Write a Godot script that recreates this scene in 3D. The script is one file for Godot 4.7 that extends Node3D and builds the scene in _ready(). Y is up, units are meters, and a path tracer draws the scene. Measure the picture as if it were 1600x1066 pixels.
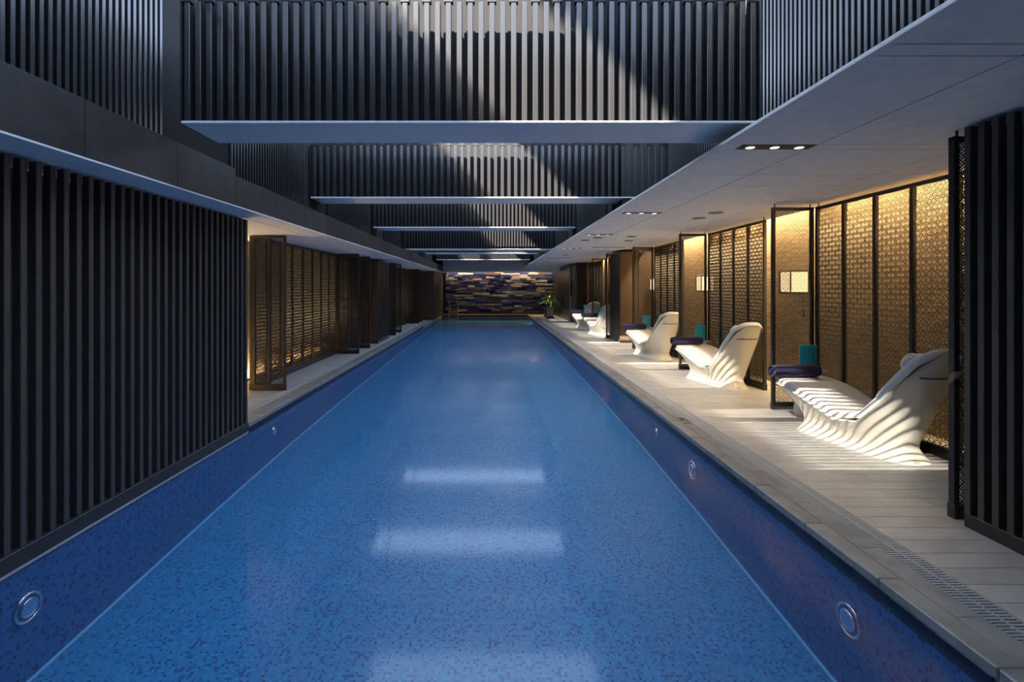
extends Node3D
# Indoor lap pool. Camera at x = 0, z = 0; depth d runs along -z; water level is y = 0.
const F := 750.0
const EYE := 1.70
const DECK := 0.10
const XL := -2.87      # pool edges
const XR := 2.13
const CEIL := 2.79     # ceiling over the lounger deck
const SOFF := 2.512    # soffit over the narrow deck
const ROOF := 3.95     # underside of the roof louvres
const FAR := 28.2
const NEAR := -1.3

var rng := RandomNumberGenerator.new()
var cache := {}
var used := {}
var M := {}

# ------------------------------------------------------------------ helpers
func numbered(n: String) -> String:
	if not used.has(n):
		used[n] = 0
		return n
	used[n] += 1
	return "%s_%03d" % [n, used[n]]

func thing(called: String, label: String, category: String, at := Vector3.ZERO, turn := 0.0, group := "") -> Node3D:
	var o := Node3D.new()
	o.name = numbered(called)
	add_child(o, true)
	o.position = at
	o.rotation.y = turn
	tag(o, label, category, group)
	return o

func struct(called: String, label: String, at := Vector3.ZERO) -> Node3D:
	var o := Node3D.new()
	o.name = numbered(called)
	add_child(o, true)
	o.position = at
	o.set_meta("kind", "structure")
	o.set_meta("label", label)
	return o

func tag(o: Node, label: String, category: String, group := "", kind := "") -> void:
	if label != "": o.set_meta("label", label)
	if category != "": o.set_meta("category", category)
	if group != "": o.set_meta("group", group)
	if kind != "": o.set_meta("kind", kind)

func mi(called: String, mesh: Mesh, mat: Material, parent: Node, at := Vector3.ZERO, rot := Vector3.ZERO) -> MeshInstance3D:
	var o := MeshInstance3D.new()
	o.name = called if parent != self else numbered(called)
	o.mesh = mesh
	o.material_override = mat
	parent.add_child(o, true)
	o.position = at
	o.rotation = rot
	return o

func ab(called: String, mat: Material, parent: Node3D, x0: float, x1: float, y0: float, y1: float, d0: float, d1: float, bevel := 0.0) -> MeshInstance3D:
	# a box between world limits (d = depth); parent must not be turned
	var s := Vector3(absf(x1 - x0), absf(y1 - y0), absf(d1 - d0))
	var c := Vector3((x0 + x1) / 2, (y0 + y1) / 2, -(d0 + d1) / 2)
	var off := parent.position if parent != self else Vector3.ZERO
	return mi(called, cbox(s, bevel), mat, parent, c - off)

func tri(st: SurfaceTool, a: Vector3, b: Vector3, c: Vector3) -> void:
	st.add_vertex(a); st.add_vertex(b); st.add_vertex(c)

func quad(st: SurfaceTool, a: Vector3, b: Vector3, c: Vector3, d: Vector3) -> void:
	# a b c d counter-clockwise seen from outside; emitted clockwise as the engine wants
	tri(st, a, c, b); tri(st, a, d, c)

func cbox(s: Vector3, b := 0.0) -> Mesh:
	var key := "b%.4f_%.4f_%.4f_%.4f" % [s.x, s.y, s.z, b]
	if cache.has(key): return cache[key]
	if b <= 0.0:
		var bm := BoxMesh.new()
		bm.size = s
		cache[key] = bm
		return bm
	b = minf(b, minf(s.x, minf(s.y, s.z)) * 0.4)
	var st := SurfaceTool.new()
	st.begin(Mesh.PRIMITIVE_TRIANGLES)
	st.set_smooth_group(-1)
	var h := s / 2
	# convex: chamfered box by its 24 points
	for ax in 3:
		var u := (ax + 1) % 3
		var v := (ax + 2) % 3
		for sg in [-1.0, 1.0]:
			var q := []
			for k in [[-1, -1], [1, -1], [1, 1], [-1, 1]]:
				var p := Vector3.ZERO
				p[ax] = sg * h[ax]
				p[u] = k[0] * (h[u] - b)
				p[v] = k[1] * (h[v] - b)
				q.append(p)
			if sg > 0: quad(st, q[0], q[1], q[2], q[3])
			else: quad(st, q[3], q[2], q[1], q[0])
		# four edges parallel to ax
		for su in [-1.0, 1.0]:
			for sv in [-1.0, 1.0]:
				var p0 := Vector3.ZERO; var p1 := Vector3.ZERO; var p2 := Vector3.ZERO; var p3 := Vector3.ZERO
				p0[ax] = -(h[ax] - b); p0[u] = su * h[u]; p0[v] = sv * (h[v] - b)
				p1 = p0; p1[ax] = h[ax] - b
				p3[ax] = -(h[ax] - b); p3[u] = su * (h[u] - b); p3[v] = sv * h[v]
				p2 = p3; p2[ax] = h[ax] - b
				if su * sv > 0: quad(st, p0, p3, p2, p1)
				else: quad(st, p0, p1, p2, p3)
	for sx in [-1.0, 1.0]:
		for sy in [-1.0, 1.0]:
			for sz in [-1.0, 1.0]:
				var a := Vector3(sx * h.x, sy * (h.y - b), sz * (h.z - b))
				var c := Vector3(sx * (h.x - b), sy * h.y, sz * (h.z - b))
				var e := Vector3(sx * (h.x - b), sy * (h.y - b), sz * h.z)
				if sx * sy * sz > 0: tri(st, a, e, c)
				else: tri(st, a, c, e)
	st.generate_normals()
	var m := st.commit()
	cache[key] = m
	return m

func tube(pts: Array, r: float, n := 10, closed := false) -> ArrayMesh:
	var st := SurfaceTool.new()
	st.begin(Mesh.PRIMITIVE_TRIANGLES)
	var rings := []
	var cnt := pts.size()
	for i in cnt:
		var a: Vector3 = pts[(i - 1 + cnt) % cnt] if closed else pts[maxi(i - 1, 0)]
		var b: Vector3 = pts[(i + 1) % cnt] if closed else pts[mini(i + 1, cnt - 1)]
		var t := (b - a).normalized()
		var up := Vector3.UP if absf(t.y) < 0.9 else Vector3.RIGHT
		var n1 := t.cross(up).normalized()
		var n2 := t.cross(n1)
		var ring := []
		for k in n:
			var ph := TAU * k / n
			ring.append(pts[i] + (n1 * cos(ph) + n2 * sin(ph)) * r)
		rings.append(ring)
	var last := cnt if closed else cnt - 1
	for i in last:
		var A: Array = rings[i]
		var B: Array = rings[(i + 1) % cnt]
		for k in n:
			var k2 := (k + 1) % n
			quad(st, A[k], A[k2], B[k2], B[k])
	if not closed:
		for k in range(1, n - 1):
			tri(st, rings[0][0], rings[0][k], rings[0][k + 1])
			tri(st, rings[-1][0], rings[-1][k + 1], rings[-1][k])
	st.index()
	st.generate_normals()
	return st.commit()

func lathe(prof: Array, n := 32, flute := 0.0, flutes := 0) -> ArrayMesh:
	# prof: Vector2(radius, y) from bottom to top
	var st := SurfaceTool.new()
	st.begin(Mesh.PRIMITIVE_TRIANGLES)
	st.set_smooth_group(0 if flutes == 0 else 0)
	var f := func(i: int, k: int) -> Vector3:
		var p: Vector2 = prof[i]
		var ph := TAU * k / n
		var r := p.x * (1.0 + (flute * absf(sin(ph * flutes / 2.0)) if flutes > 0 else 0.0))
		return Vector3(r * cos(ph), p.y, -r * sin(ph))
	for i in prof.size() - 1:
		for k in n:
			quad(st, f.call(i, k), f.call(i, k + 1), f.call(i + 1, k + 1), f.call(i + 1, k))
	st.index()
	st.generate_normals()
	return st.commit()

func disc(r: float, th: float, n := 24) -> Mesh:
	var key := "d%.4f_%.4f" % [r, th]
	if not cache.has(key):
		var c := CylinderMesh.new()
		c.top_radius = r; c.bottom_radius = r; c.height = th
		c.radial_segments = n; c.rings = 1
		cache[key] = c
	return cache[key]

# ------------------------------------------------------------------ materials
func mat(col: Color, rough := 0.6, metal := 0.0, spec := 0.5) -> StandardMaterial3D:
	var m := StandardMaterial3D.new()
	m.albedo_color = col
	m.roughness = rough
	m.metallic = metal
	m.metallic_specular = spec
	return m

func noise_tex(sd: int, freq: float, cols: Array, offs: Array, size := 512) -> NoiseTexture2D:
	var n := FastNoiseLite.new()
	n.seed = sd
	n.frequency = freq
	n.fractal_octaves = 5
	n.noise_type = FastNoiseLite.TYPE_SIMPLEX_SMOOTH
	var g := Gradient.new()
	g.colors = PackedColorArray(cols)
	g.offsets = PackedFloat32Array(offs)
	var t := NoiseTexture2D.new()
	t.width = size; t.height = size
	t.seamless = true
	t.noise = n
	t.color_ramp = g
	return t

func mosaic(sd: int, base: Color, dark: Color, light: Color, grout: Color, n := 100, px := 10) -> ImageTexture:
	var r := RandomNumberGenerator.new()
	r.seed = sd
	var im := Image.create(n * px, n * px, false, Image.FORMAT_RGB8)
	im.fill(grout)
	for i in n:
		for j in n:
			var t := r.randf()
			var c := base.lerp(light, r.randf() * 0.9) if t > 0.16 else base.lerp(dark, 0.25 + 0.65 * r.randf())
			im.fill_rect(Rect2i(i * px, j * px, px - 1, px - 1), c)
	return ImageTexture.create_from_image(im)

func strip_stone(sd: int) -> Array:
	# thin split-face stone strips: colour and height
	var r := RandomNumberGenerator.new()
	r.seed = sd
	var im := Image.create(768, 768, false, Image.FORMAT_RGB8)
	var hm := Image.create(768, 768, false, Image.FORMAT_RGB8)
	im.fill(Color(0.20, 0.15, 0.11)); hm.fill(Color(0, 0, 0))
	var y := 0
	while y < 768:
		var h := 16
		var x := r.randi_range(-60, 0)
		while x < 768:
			var w := r.randi_range(60, 150)
			var k := r.randf()
			var c := Color(0.66, 0.58, 0.46).lerp(Color(0.50, 0.43, 0.34), k)
			var e := 0.5 + 0.5 * r.randf()
			im.fill_rect(Rect2i(maxi(x, 0), y, w - 2, h - 2), c)
			hm.fill_rect(Rect2i(maxi(x, 0), y, w - 2, h - 2), Color(e, e, e))
			x += w
		y += h
	return [ImageTexture.create_from_image(im), ImageTexture.create_from_image(hm)]

func weave(sd: int, a: Color, b: Color) -> ImageTexture:
	var r := RandomNumberGenerator.new()
	r.seed = sd
	var im := Image.create(256, 256, false, Image.FORMAT_RGB8)
	for i in 64:
		for j in 64:
			var k := (0.25 if (i + j) % 2 == 0 else 0.75) + 0.25 * (r.randf() - 0.5)
			im.fill_rect(Rect2i(i * 4, j * 4, 4, 4), a.lerp(b, k))
	return ImageTexture.create_from_image(im)

func tripl(m: StandardMaterial3D, tex: Texture2D, scale: float) -> StandardMaterial3D:
	m.albedo_texture = tex
	m.uv1_triplanar = true
	m.uv1_world_triplanar = true
	m.uv1_scale = Vector3.ONE * scale
	return m

func make_materials() -> void:
	M.black = mat(Color(0.178, 0.178, 0.186), 0.3, 0.0, 0.66)
	M.blackwall = mat(Color(0.285, 0.27, 0.26), 0.5)
	M.matte = mat(Color(0.17, 0.17, 0.175), 0.85, 0.0, 0.3)
	M.fitting = mat(Color(0.12, 0.12, 0.122), 0.6)
	M.fascia = tripl(mat(Color(1, 1, 1), 0.5), noise_tex(5, 0.01, [Color(0.17, 0.168, 0.172), Color(0.205, 0.203, 0.208)], [0.3, 0.7]), 0.6)
	M.white = mat(Color(0.94, 0.94, 0.935), 0.75)
	M.ceil = tripl(mat(Color(1, 1, 1), 0.8), noise_tex(8, 0.02, [Color(0.925, 0.92, 0.91), Color(0.95, 0.945, 0.935)], [0.3, 0.7]), 0.5)
	M.joint = mat(Color(0.12, 0.12, 0.12), 0.9)
	M.seam = mat(Color(0.42, 0.42, 0.44), 0.5, 0.6)
	M.frame = mat(Color(0.20, 0.19, 0.19), 0.42)
	M.lattice = mat(Color(0.125, 0.112, 0.105), 0.5)
	M.steel = mat(Color(0.80, 0.81, 0.82), 0.35, 0.35)
	M.chrome = mat(Color(0.88, 0.88, 0.9), 0.12, 1.0)
	M.mortar = mat(Color(0.30, 0.29, 0.27), 0.9)
	M.plank = []
	for k in 4:
		var a := Color(0.71, 0.705, 0.69).lerp(Color(0.675, 0.672, 0.66), k / 3.0)
		var m := tripl(mat(Color(1, 1, 1), 0.42), noise_tex(20 + k, 0.006, [a * 0.95, a, a * 1.03, a * 0.98], [0.25, 0.5, 0.62, 0.8]), 0.7)
		m.uv1_scale = Vector3(0.6, 0.7, 0.9)
		M.plank.append(m)
	M.coping = []
	for k in 3:
		var a := Color(0.60, 0.59, 0.565).lerp(Color(0.555, 0.545, 0.525), k / 2.0)
		M.coping.append(tripl(mat(Color(1, 1, 1), 0.3), noise_tex(40 + k, 0.008, [a * 0.92, a, a * 1.05], [0.3, 0.5, 0.75]), 0.8))
	M.navy = mat(Color(0.05, 0.045, 0.19), 0.2)
	M.grout = mat(Color(0.55, 0.55, 0.55), 0.8)
	M.poolfloor = tripl(mat(Color(1, 1, 1), 0.35), mosaic(3, Color(0.05, 0.36, 0.585), Color(0.015, 0.14, 0.40), Color(0.11, 0.50, 0.70), Color(0.25, 0.58, 0.74)), 0.5)
	M.poolwall = tripl(mat(Color(1, 1, 1), 0.35), mosaic(4, Color(0.10, 0.33, 0.58), Color(0.035, 0.11, 0.35), Color(0.14, 0.40, 0.65), Color(0.25, 0.48, 0.68)), 0.5)
	M.covetile = mat(Color(0.42, 0.66, 0.82), 0.3)
	var w := StandardMaterial3D.new()
	w.albedo_color = Color(0.9, 0.96, 1.0, 0.02)
	w.transparency = BaseMaterial3D.TRANSPARENCY_ALPHA
	w.roughness = 0.085
	w.metallic_specular = 0.325
	w.normal_enabled = true
	var nn := FastNoiseLite.new()
	nn.seed = 77; nn.frequency = 0.006; nn.fractal_octaves = 3
	var nt := NoiseTexture2D.new()
	nt.width = 1024; nt.height = 1024; nt.seamless = true; nt.as_normal_map = true; nt.bump_strength = 2.0; nt.noise = nn
	w.normal_texture = nt
	w.normal_scale = 0.022
	w.uv1_triplanar = true; w.uv1_world_triplanar = true
	w.uv1_scale = Vector3(0.33, 0.33, 0.33)
	M.water = w
	var ss := strip_stone(9)
	M.stone = tripl(mat(Color(1, 1, 1), 0.85), ss[0], 1.0)
	M.stone.heightmap_enabled = true
	M.stone.heightmap_texture = ss[1]
	M.stone.heightmap_scale = 0.6
	M.brown = tripl(mat(Color(1, 1, 1), 0.6), weave(12, Color(0.36, 0.29, 0.225), Color(0.25, 0.195, 0.15)), 1.3)
	M.darkdoor = mat(Color(0.15, 0.135, 0.125), 0.3)
	M.palestone = tripl(mat(Color(1, 1, 1), 0.7), noise_tex(50, 0.01, [Color(0.5, 0.46, 0.4), Color(0.6, 0.56, 0.5)], [0.3, 0.7]), 1.0)
	M.shell = mat(Color(0.88, 0.865, 0.815), 0.38)
	M.pad = mat(Color(0.86, 0.855, 0.845), 0.8)
	M.pillow = mat(Color(0.70, 0.735, 0.755), 0.85)
	M.seamdark = mat(Color(0.30, 0.24, 0.17), 0.8)
	M.towel = tripl(mat(Color(1, 1, 1), 0.95), noise_tex(60, 0.08, [Color(0.065, 0.055, 0.19), Color(0.12, 0.10, 0.29)], [0.3, 0.7], 256), 3.0)
	M.towel.rim_enabled = true
	M.towel.rim = 0.25
	M.table = mat(Color(0.76, 0.75, 0.72), 0.5)
	M.teal = mat(Color(0.10, 0.65, 0.76), 0.5)
	M.gold = mat(Color(0.45, 0.55, 0.42), 0.4, 0.3)
	M.tealdark = mat(Color(0.02, 0.25, 0.36), 0.5)
	M.leaf = [mat(Color(0.40, 0.50, 0.20), 0.5), mat(Color(0.27, 0.40, 0.15), 0.5), mat(Color(0.55, 0.62, 0.34), 0.5)]
	M.leafdark = [mat(Color(0.13, 0.27, 0.10), 0.5), mat(Color(0.18, 0.33, 0.12), 0.5)]
	for l in M.leaf + M.leafdark:
		l.backlight_enabled = true
		l.backlight = l.albedo_color * 0.6
	M.pot = mat(Color(0.16, 0.16, 0.16), 0.45)
	M.soil = mat(Color(0.13, 0.10, 0.07), 0.95)
	M.trunk = mat(Color(0.35, 0.27, 0.17), 0.8)
	M.walltile = []
	for c in [Color(0.10, 0.12, 0.28), Color(0.13, 0.17, 0.40), Color(0.22, 0.26, 0.46), Color(0.38, 0.41, 0.52), Color(0.63, 0.59, 0.53), Color(0.50, 0.48, 0.48), Color(0.26, 0.22, 0.24), Color(0.30, 0.29, 0.50)]:
		M.walltile.append(mat(c, 0.25))
	M.lens = mat(Color(0.35, 0.62, 0.85), 0.15)
	M.speaker = mat(Color(0.55, 0.55, 0.54), 0.7)
	M.ink = mat(Color(0.20, 0.19, 0.18), 0.8)

func glow(col: Color, e: float) -> StandardMaterial3D:
	var m := mat(Color(0.9, 0.88, 0.82), 0.5)
	m.emission_enabled = true
	m.emission = col
	m.emission_energy_multiplier = e
	return m

func area(parent: Node3D, at: Vector3, size: Vector2, towards: Vector3, col: Color, e: float) -> void:
	var l := AreaLight3D.new()
	l.name = "area_light"
	l.area_size = size
	l.light_color = col
	l.light_energy = e
	l.shadow_enabled = true
	parent.add_child(l, true)
	var up := Vector3.FORWARD if absf(towards.y) > 0.9 else Vector3.UP
	l.look_at_from_position(at + parent.position, at + parent.position + towards, up)
	l.area_range = 30.0

# ------------------------------------------------------------------ scene
func _ready() -> void:
	rng.seed = 11
	var cam := Camera3D.new()
	cam.name = "camera"
	cam.projection = Camera3D.PROJECTION_FRUSTUM
	cam.near = 0.1
	cam.far = 200.0
	cam.size = 0.1 * 1066.0 / F
	cam.frustum_offset = Vector2(0.1 * (800.0 - 768.0) / F, -0.1 * (533.0 - 449.0) / F)
	cam.position = Vector3(0, EYE, 0)
	cam.current = true
	add_child(cam)
	var env := Environment.new()
	env.background_mode = Environment.BG_SKY
	var sky := Sky.new()
	var sm := ProceduralSkyMaterial.new()
	sm.sky_top_color = Color(0.66, 0.755, 0.89)
	sm.sky_horizon_color = Color(0.86, 0.90, 0.95)
	sm.ground_bottom_color = Color(0.4, 0.4, 0.4)
	sm.ground_horizon_color = Color(0.7, 0.72, 0.74)
	sm.energy_multiplier = 1.0
	sky.sky_material = sm
	env.sky = sky
	env.background_energy_multiplier = 5.0
	env.tonemap_mode = Environment.TONE_MAPPER_LINEAR
	env.tonemap_exposure = 1.3
	env.sdfgi_enabled = true
	env.ssao_enabled = true
	env.ssil_enabled = true
	var we := WorldEnvironment.new()
	we.name = "environment"
	we.environment = env
	add_child(we)
	var sun := DirectionalLight3D.new()
	sun.name = "sun"
	sun.light_color = Color(1.0, 0.955, 0.89)
	sun.light_energy = 11.0
	sun.light_angular_distance = 0.5
	sun.shadow_enabled = true
	sun.sky_mode = DirectionalLight3D.SKY_MODE_LIGHT_ONLY
	add_child(sun)
	sun.look_at_from_position(Vector3.ZERO, Vector3(0.96, -1.0, -0.932), Vector3.UP)

	make_materials()
	build_pool()
	build_decks()
	build_shell()
	build_roof()
	build_beams()
	build_well_walls()
	build_slat_blocks()
	build_screens()
	build_far_end()
	build_lights()
	build_loungers()
	build_small()

# ------------------------------------------------------------------ pool
func bed_mesh(x0: float, x1: float, lift: float) -> ArrayMesh:
	# the bed climbs from the deep near end to the shallow far end
	var k := [[0.8, -0.78], [3.0, -0.74], [5.0, -0.62], [7.0, -0.53], [10.0, -0.45], [15.0, -0.36], [20.0, -0.29], [27.8, -0.22]]
	var st := SurfaceTool.new()
	st.begin(Mesh.PRIMITIVE_TRIANGLES)
	st.set_smooth_group(-1)
	for i in k.size() - 1:
		var a: float = -k[i][0]
		var b: float = -k[i + 1][0]
		var ya: float = k[i][1] + lift
		var yb: float = k[i + 1][1] + lift
		quad(st, Vector3(x0, ya, a), Vector3(x1, ya, a), Vector3(x1, yb, b), Vector3(x0, yb, b))
		quad(st, Vector3(x0, -1.1, b), Vector3(x1, -1.1, b), Vector3(x1, -1.1, a), Vector3(x0, -1.1, a))
		quad(st, Vector3(x0, -1.1, a), Vector3(x0, ya, a), Vector3(x0, yb, b), Vector3(x0, -1.1, b))
		quad(st, Vector3(x1, -1.1, b), Vector3(x1, yb, b), Vector3(x1, ya, a), Vector3(x1, -1.1, a))
	st.generate_normals()
	return st.commit()

func build_pool() -> void:
	var b := struct("floor_pool", "blue glass mosaic floor of the lap pool")
	mi("pool_bed", bed_mesh(XL, XR, 0.0), M.poolfloor, b)
	mi("cove_tile_strip", bed_mesh(XL, XL + 0.022, 0.008), M.covetile, b)
	mi("cove_tile_strip", bed_mesh(XR - 0.022, XR, 0.008), M.covetile, b)
	var wl := struct("wall_pool_left", "blue mosaic pool side below the slatted partition")
	ab("mosaic", M.poolwall, wl, XL - 0.25, XL, -1.0, -0.028, 0.8, 27.8)
	var wr := struct("wall_pool_right", "blue mosaic pool side below the lounger deck")
	ab("mosaic", M.poolwall, wr, XR, XR + 0.25, -1.0, -0.028, 0.8, 27.8)
	var wf := struct("wall_pool_far", "blue mosaic pool end below the tiled wall")
	ab("mosaic", M.poolwall, wf, XL - 0.25, XR + 0.25, -0.88, -0.028, 27.8, 28.2)
	var wn := struct("wall_pool_near", "blue mosaic pool end below the camera")
	ab("mosaic", M.poolwall, wn, XL - 0.25, XR + 0.25, -0.88, -0.028, 0.55, 0.8)
	# navy waterline tiles, each its own piece with pale joints between them
	for s in [[wr, XR, 0.012, 1.5], [wl, XL, -0.012, 5.67]]:
		var d: float = s[3]
		ab("joint_backing", M.grout, s[0], s[1] + s[2] * 0.5, s[1] + s[2] * 20.0, -0.028, 0.045, 0.8, 27.8)
		while d < 27.6 and (d < 20 or s[1] > 0):
			var l := 0.27 if d < 14 else 0.8
			ab("waterline_tile", M.navy, s[0], s[1], s[1] + s[2], -0.04, 0.042, d, d + l - 0.006, 0.002)
			d += l
	# water
	var pm := PlaneMesh.new()
	pm.size = Vector2(XR - XL - 0.001, 27.0)
	pm.subdivide_depth = 8; pm.subdivide_width = 2
	var wt := mi("pool_water", pm, M.water, self, Vector3((XL + XR) / 2, 0.0, -14.3))
	tag(wt, "still clear water filling the long blue pool", "water", "", "stuff")

# ------------------------------------------------------------------ decks
func grate(parent: Node3D, x0: float, x1: float, dn: float, df: float, singles: int) -> void:
	var p := 0.0226
	ab("channel", M.joint, parent, x0, x1, 0.02, 0.055, dn, df)
	for e in [x0 - 0.004, x1]:
		ab("edge_rail", M.steel, parent, e, e + 0.004, 0.02, DECK + 0.001, dn, df)
	for x in [x0 + (x1 - x0) * 0.5]:
		ab("tie_rod", M.steel, parent, x - 0.004, x + 0.004, 0.084, 0.102, dn, df)
	var size := Vector3(x1 - x0, 0.02, 0.0125)
	var d := dn
	var k := 0
	var st := SurfaceTool.new()
	st.begin(Mesh.PRIMITIVE_TRIANGLES)
	var unit := cbox(size, 0.002)
	var off := parent.position
	while d < df:
		var at := Vector3((x0 + x1) / 2, DECK - 0.011, -d) - off
		if k < singles: mi("bar", unit, M.steel, parent, at)
		else: st.append_from(unit, 0, Transform3D(Basis(), at))
		d += p
		k += 1
	var rest := mi("far_bars", st.commit(), M.steel, parent)
	rest.set_meta("kind", "stuff")

func build_decks() -> void:
	# right deck
	var f := struct("floor", "pale stone plank deck beside the loungers")
	ab("bed", M.mortar, f, 2.13 + 0.012, 4.9, -0.3, 0.09, NEAR, FAR)
	var d := 0.0
	var row := 0
	while d < 27.9:
		var w := 0.152
		var xs := [2.545]
		if row % 3 != 0: xs.append(2.545 + [0.0, 1.05, 0.62][row % 3] + 0.08 * (row % 2))
		xs.append(4.85)
		for i in xs.size() - 1:
			ab("plank", M.plank[rng.randi() % 4], f, xs[i] + 0.001, xs[i + 1] - 0.001, 0.06, DECK, d + 0.0015, d + w - 0.0015, 0.0012)
		d += w
		row += 1
	ab("near_paving", M.plank[0], f, 2.545, 4.9, 0.06, DECK, NEAR, -0.002)
	for k in 45:
		var a := 0.78 + 0.62 * k - 0.002
		ab("coping_slab", M.coping[rng.randi() % 3], f, XR - 0.004, 2.249, 0.045, DECK, a, a + 0.617, 0.006)
		a -= 0.31
		ab("coping_slab", M.coping[rng.randi() % 3], f, 2.2505, 2.375, 0.055, DECK, a, a + 0.617, 0.0015)
	var g := thing("drain_grate", "long steel drain grate along the lounger deck", "grate")
	grate(g, 2.38, 2.535, 1.6, 27.9, 290)
	# left deck
	var l := struct("floor_left", "narrow stone deck in front of the lattice screens")
	ab("bed", M.mortar, l, -4.4, XL - 0.012, -0.3, 0.09, NEAR, FAR)
	d = 5.7
	while d < 23.6:
		ab("plank", M.plank[rng.randi() % 4], l, -4.3, -3.215, 0.06, DECK, d + 0.0015, d + 0.6, 0.0012)
		d += 0.6
	for k in 29:
		var a := 5.68 + 0.62 * k
		ab("coping_slab", M.coping[rng.randi() % 3], l, -3.065, XL + 0.004, 0.045, DECK, a, a + 0.617, 0.006)
	var g2 := thing("drain_grate", "steel drain grate along the narrow deck before the screens", "grate")
	grate(g2, -3.21, -3.075, 5.68, 23.6, 0)
	# near deck behind the pool's end, under the camera
	var n := struct("floor_near", "stone deck at the near pool end")
	ab("paving", M.plank[1], n, XL - 0.01, XR + 0.01, -0.3, DECK, NEAR, 0.8, 0.004)
	# depth mark on the coping
	var tm := TextMesh.new()
	tm.text = "1.2M"
	tm.font_size = 40
	tm.pixel_size = 0.0030
	tm.depth = 0.002
	var sf := SystemFont.new()
	sf.font_names = PackedStringArray(["Droid Sans"])
	tm.font = sf
	var t := mi("depth_marking", tm, M.ink, self, Vector3(2.31, DECK + 0.0012, -5.75), Vector3(-PI / 2, PI / 2, 0))
	tag(t, "dark depth marking lettered on the pale pool coping", "marking")

# ------------------------------------------------------------------ shell
func build_shell() -> void:
	# side walls of strip stone
	var wr := struct("wall_right", "strip stone wall behind the lounger screens")
	ab("stone_face", M.stone, wr, 4.75, 4.95, DECK, CEIL + 0.2, NEAR, FAR)
	var wl := struct("wall_left", "strip stone wall behind the narrow deck screens")
	ab("stone_face", M.stone, wl, -4.45, -4.25, DECK, SOFF + 0.2, NEAR, FAR)
	var wn := struct("wall_near", "dark wall behind the camera")
	ab("panel", M.blackwall, wn, -4.45, 4.95, -0.3, 6.0, NEAR - 0.2, NEAR)
	# ceiling right: panels with open joints over a dark backing
	var c := struct("ceiling", "white panelled ceiling over the lounger deck")
	ab("backing", M.joint, c, 1.80, 4.45, CEIL + 0.014, CEIL + 0.026, NEAR, 25.6)
	var dz := [NEAR, 0.7, 2.15, 2.262, 3.665, 3.795, 4.64, 5.17, 6.98, 7.12]
	while dz[-1] < 24.5:
		dz.append(dz[-1] + [1.35, 0.12, 1.5, 0.5][dz.size() % 4])
	dz.append(25.6)
	var xs := [1.78, 2.49, 3.70, 4.46]
	for i in dz.size() - 1:
		for j in 3:
			if j == 0 and (i == 4 or i == 8): continue   # downlight slots sit here
			var e := 0.010 if j != 2 else 0.008
			ab("ceiling_panel", M.ceil, c, xs[j] + (e if j else 0.0), xs[j + 1] - e * 0.2, CEIL, CEIL + 0.014, dz[i] + 0.005, dz[i + 1] - 0.005)
	ab("edge_trim", M.ceil, c, 1.768, 1.80, CEIL - 0.001, CEIL + 0.024, NEAR, 25.6, 0.003)
	ab("cove_lid", M.ceil, c, 4.40, 4.95, CEIL + 0.22, CEIL + 0.25, NEAR, 25.6)
	ab("cove_side", M.ceil, c, 4.40, 4.43, CEIL + 0.026, CEIL + 0.22, NEAR, 25.6)
	# soffit left
	var s := struct("ceiling_left", "white soffit over the narrow deck")
	ab("soffit_panel", M.ceil, s, -2.895, -2.575, SOFF, SOFF + 0.04, NEAR, FAR)
	ab("soffit_panel", M.ceil, s, -4.25, -2.91, SOFF, SOFF + 0.04, NEAR, FAR)
	ab("backing", M.joint, s, -4.45, -2.62, SOFF + 0.045, SOFF + 0.2, NEAR, FAR)
	var tr := struct("trim_1", "thin white edge under the black fascia")
	ab("edge", M.white, tr, -2.58, -2.562, SOFF - 0.004, SOFF + 0.008, NEAR, FAR)
	# fascia left, separate panels with a pale joint
	var f := struct("wall_fascia", "black metal fascia along the roof well")
	ab("backing", M.seam, f, -2.62, -2.582, SOFF + 0.008, 2.80, NEAR, FAR)
	var d := 3.93 - 0.897 * 5
	while d < FAR - 0.3:
		var top := 2.89 if d < 4.0 else 2.82
		ab("fascia_panel", M.fascia, f, -2.585, -2.57, SOFF + 0.008, top, d + 0.002, minf(d + 0.895, FAR), 0.001)
		d += 0.897

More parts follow.
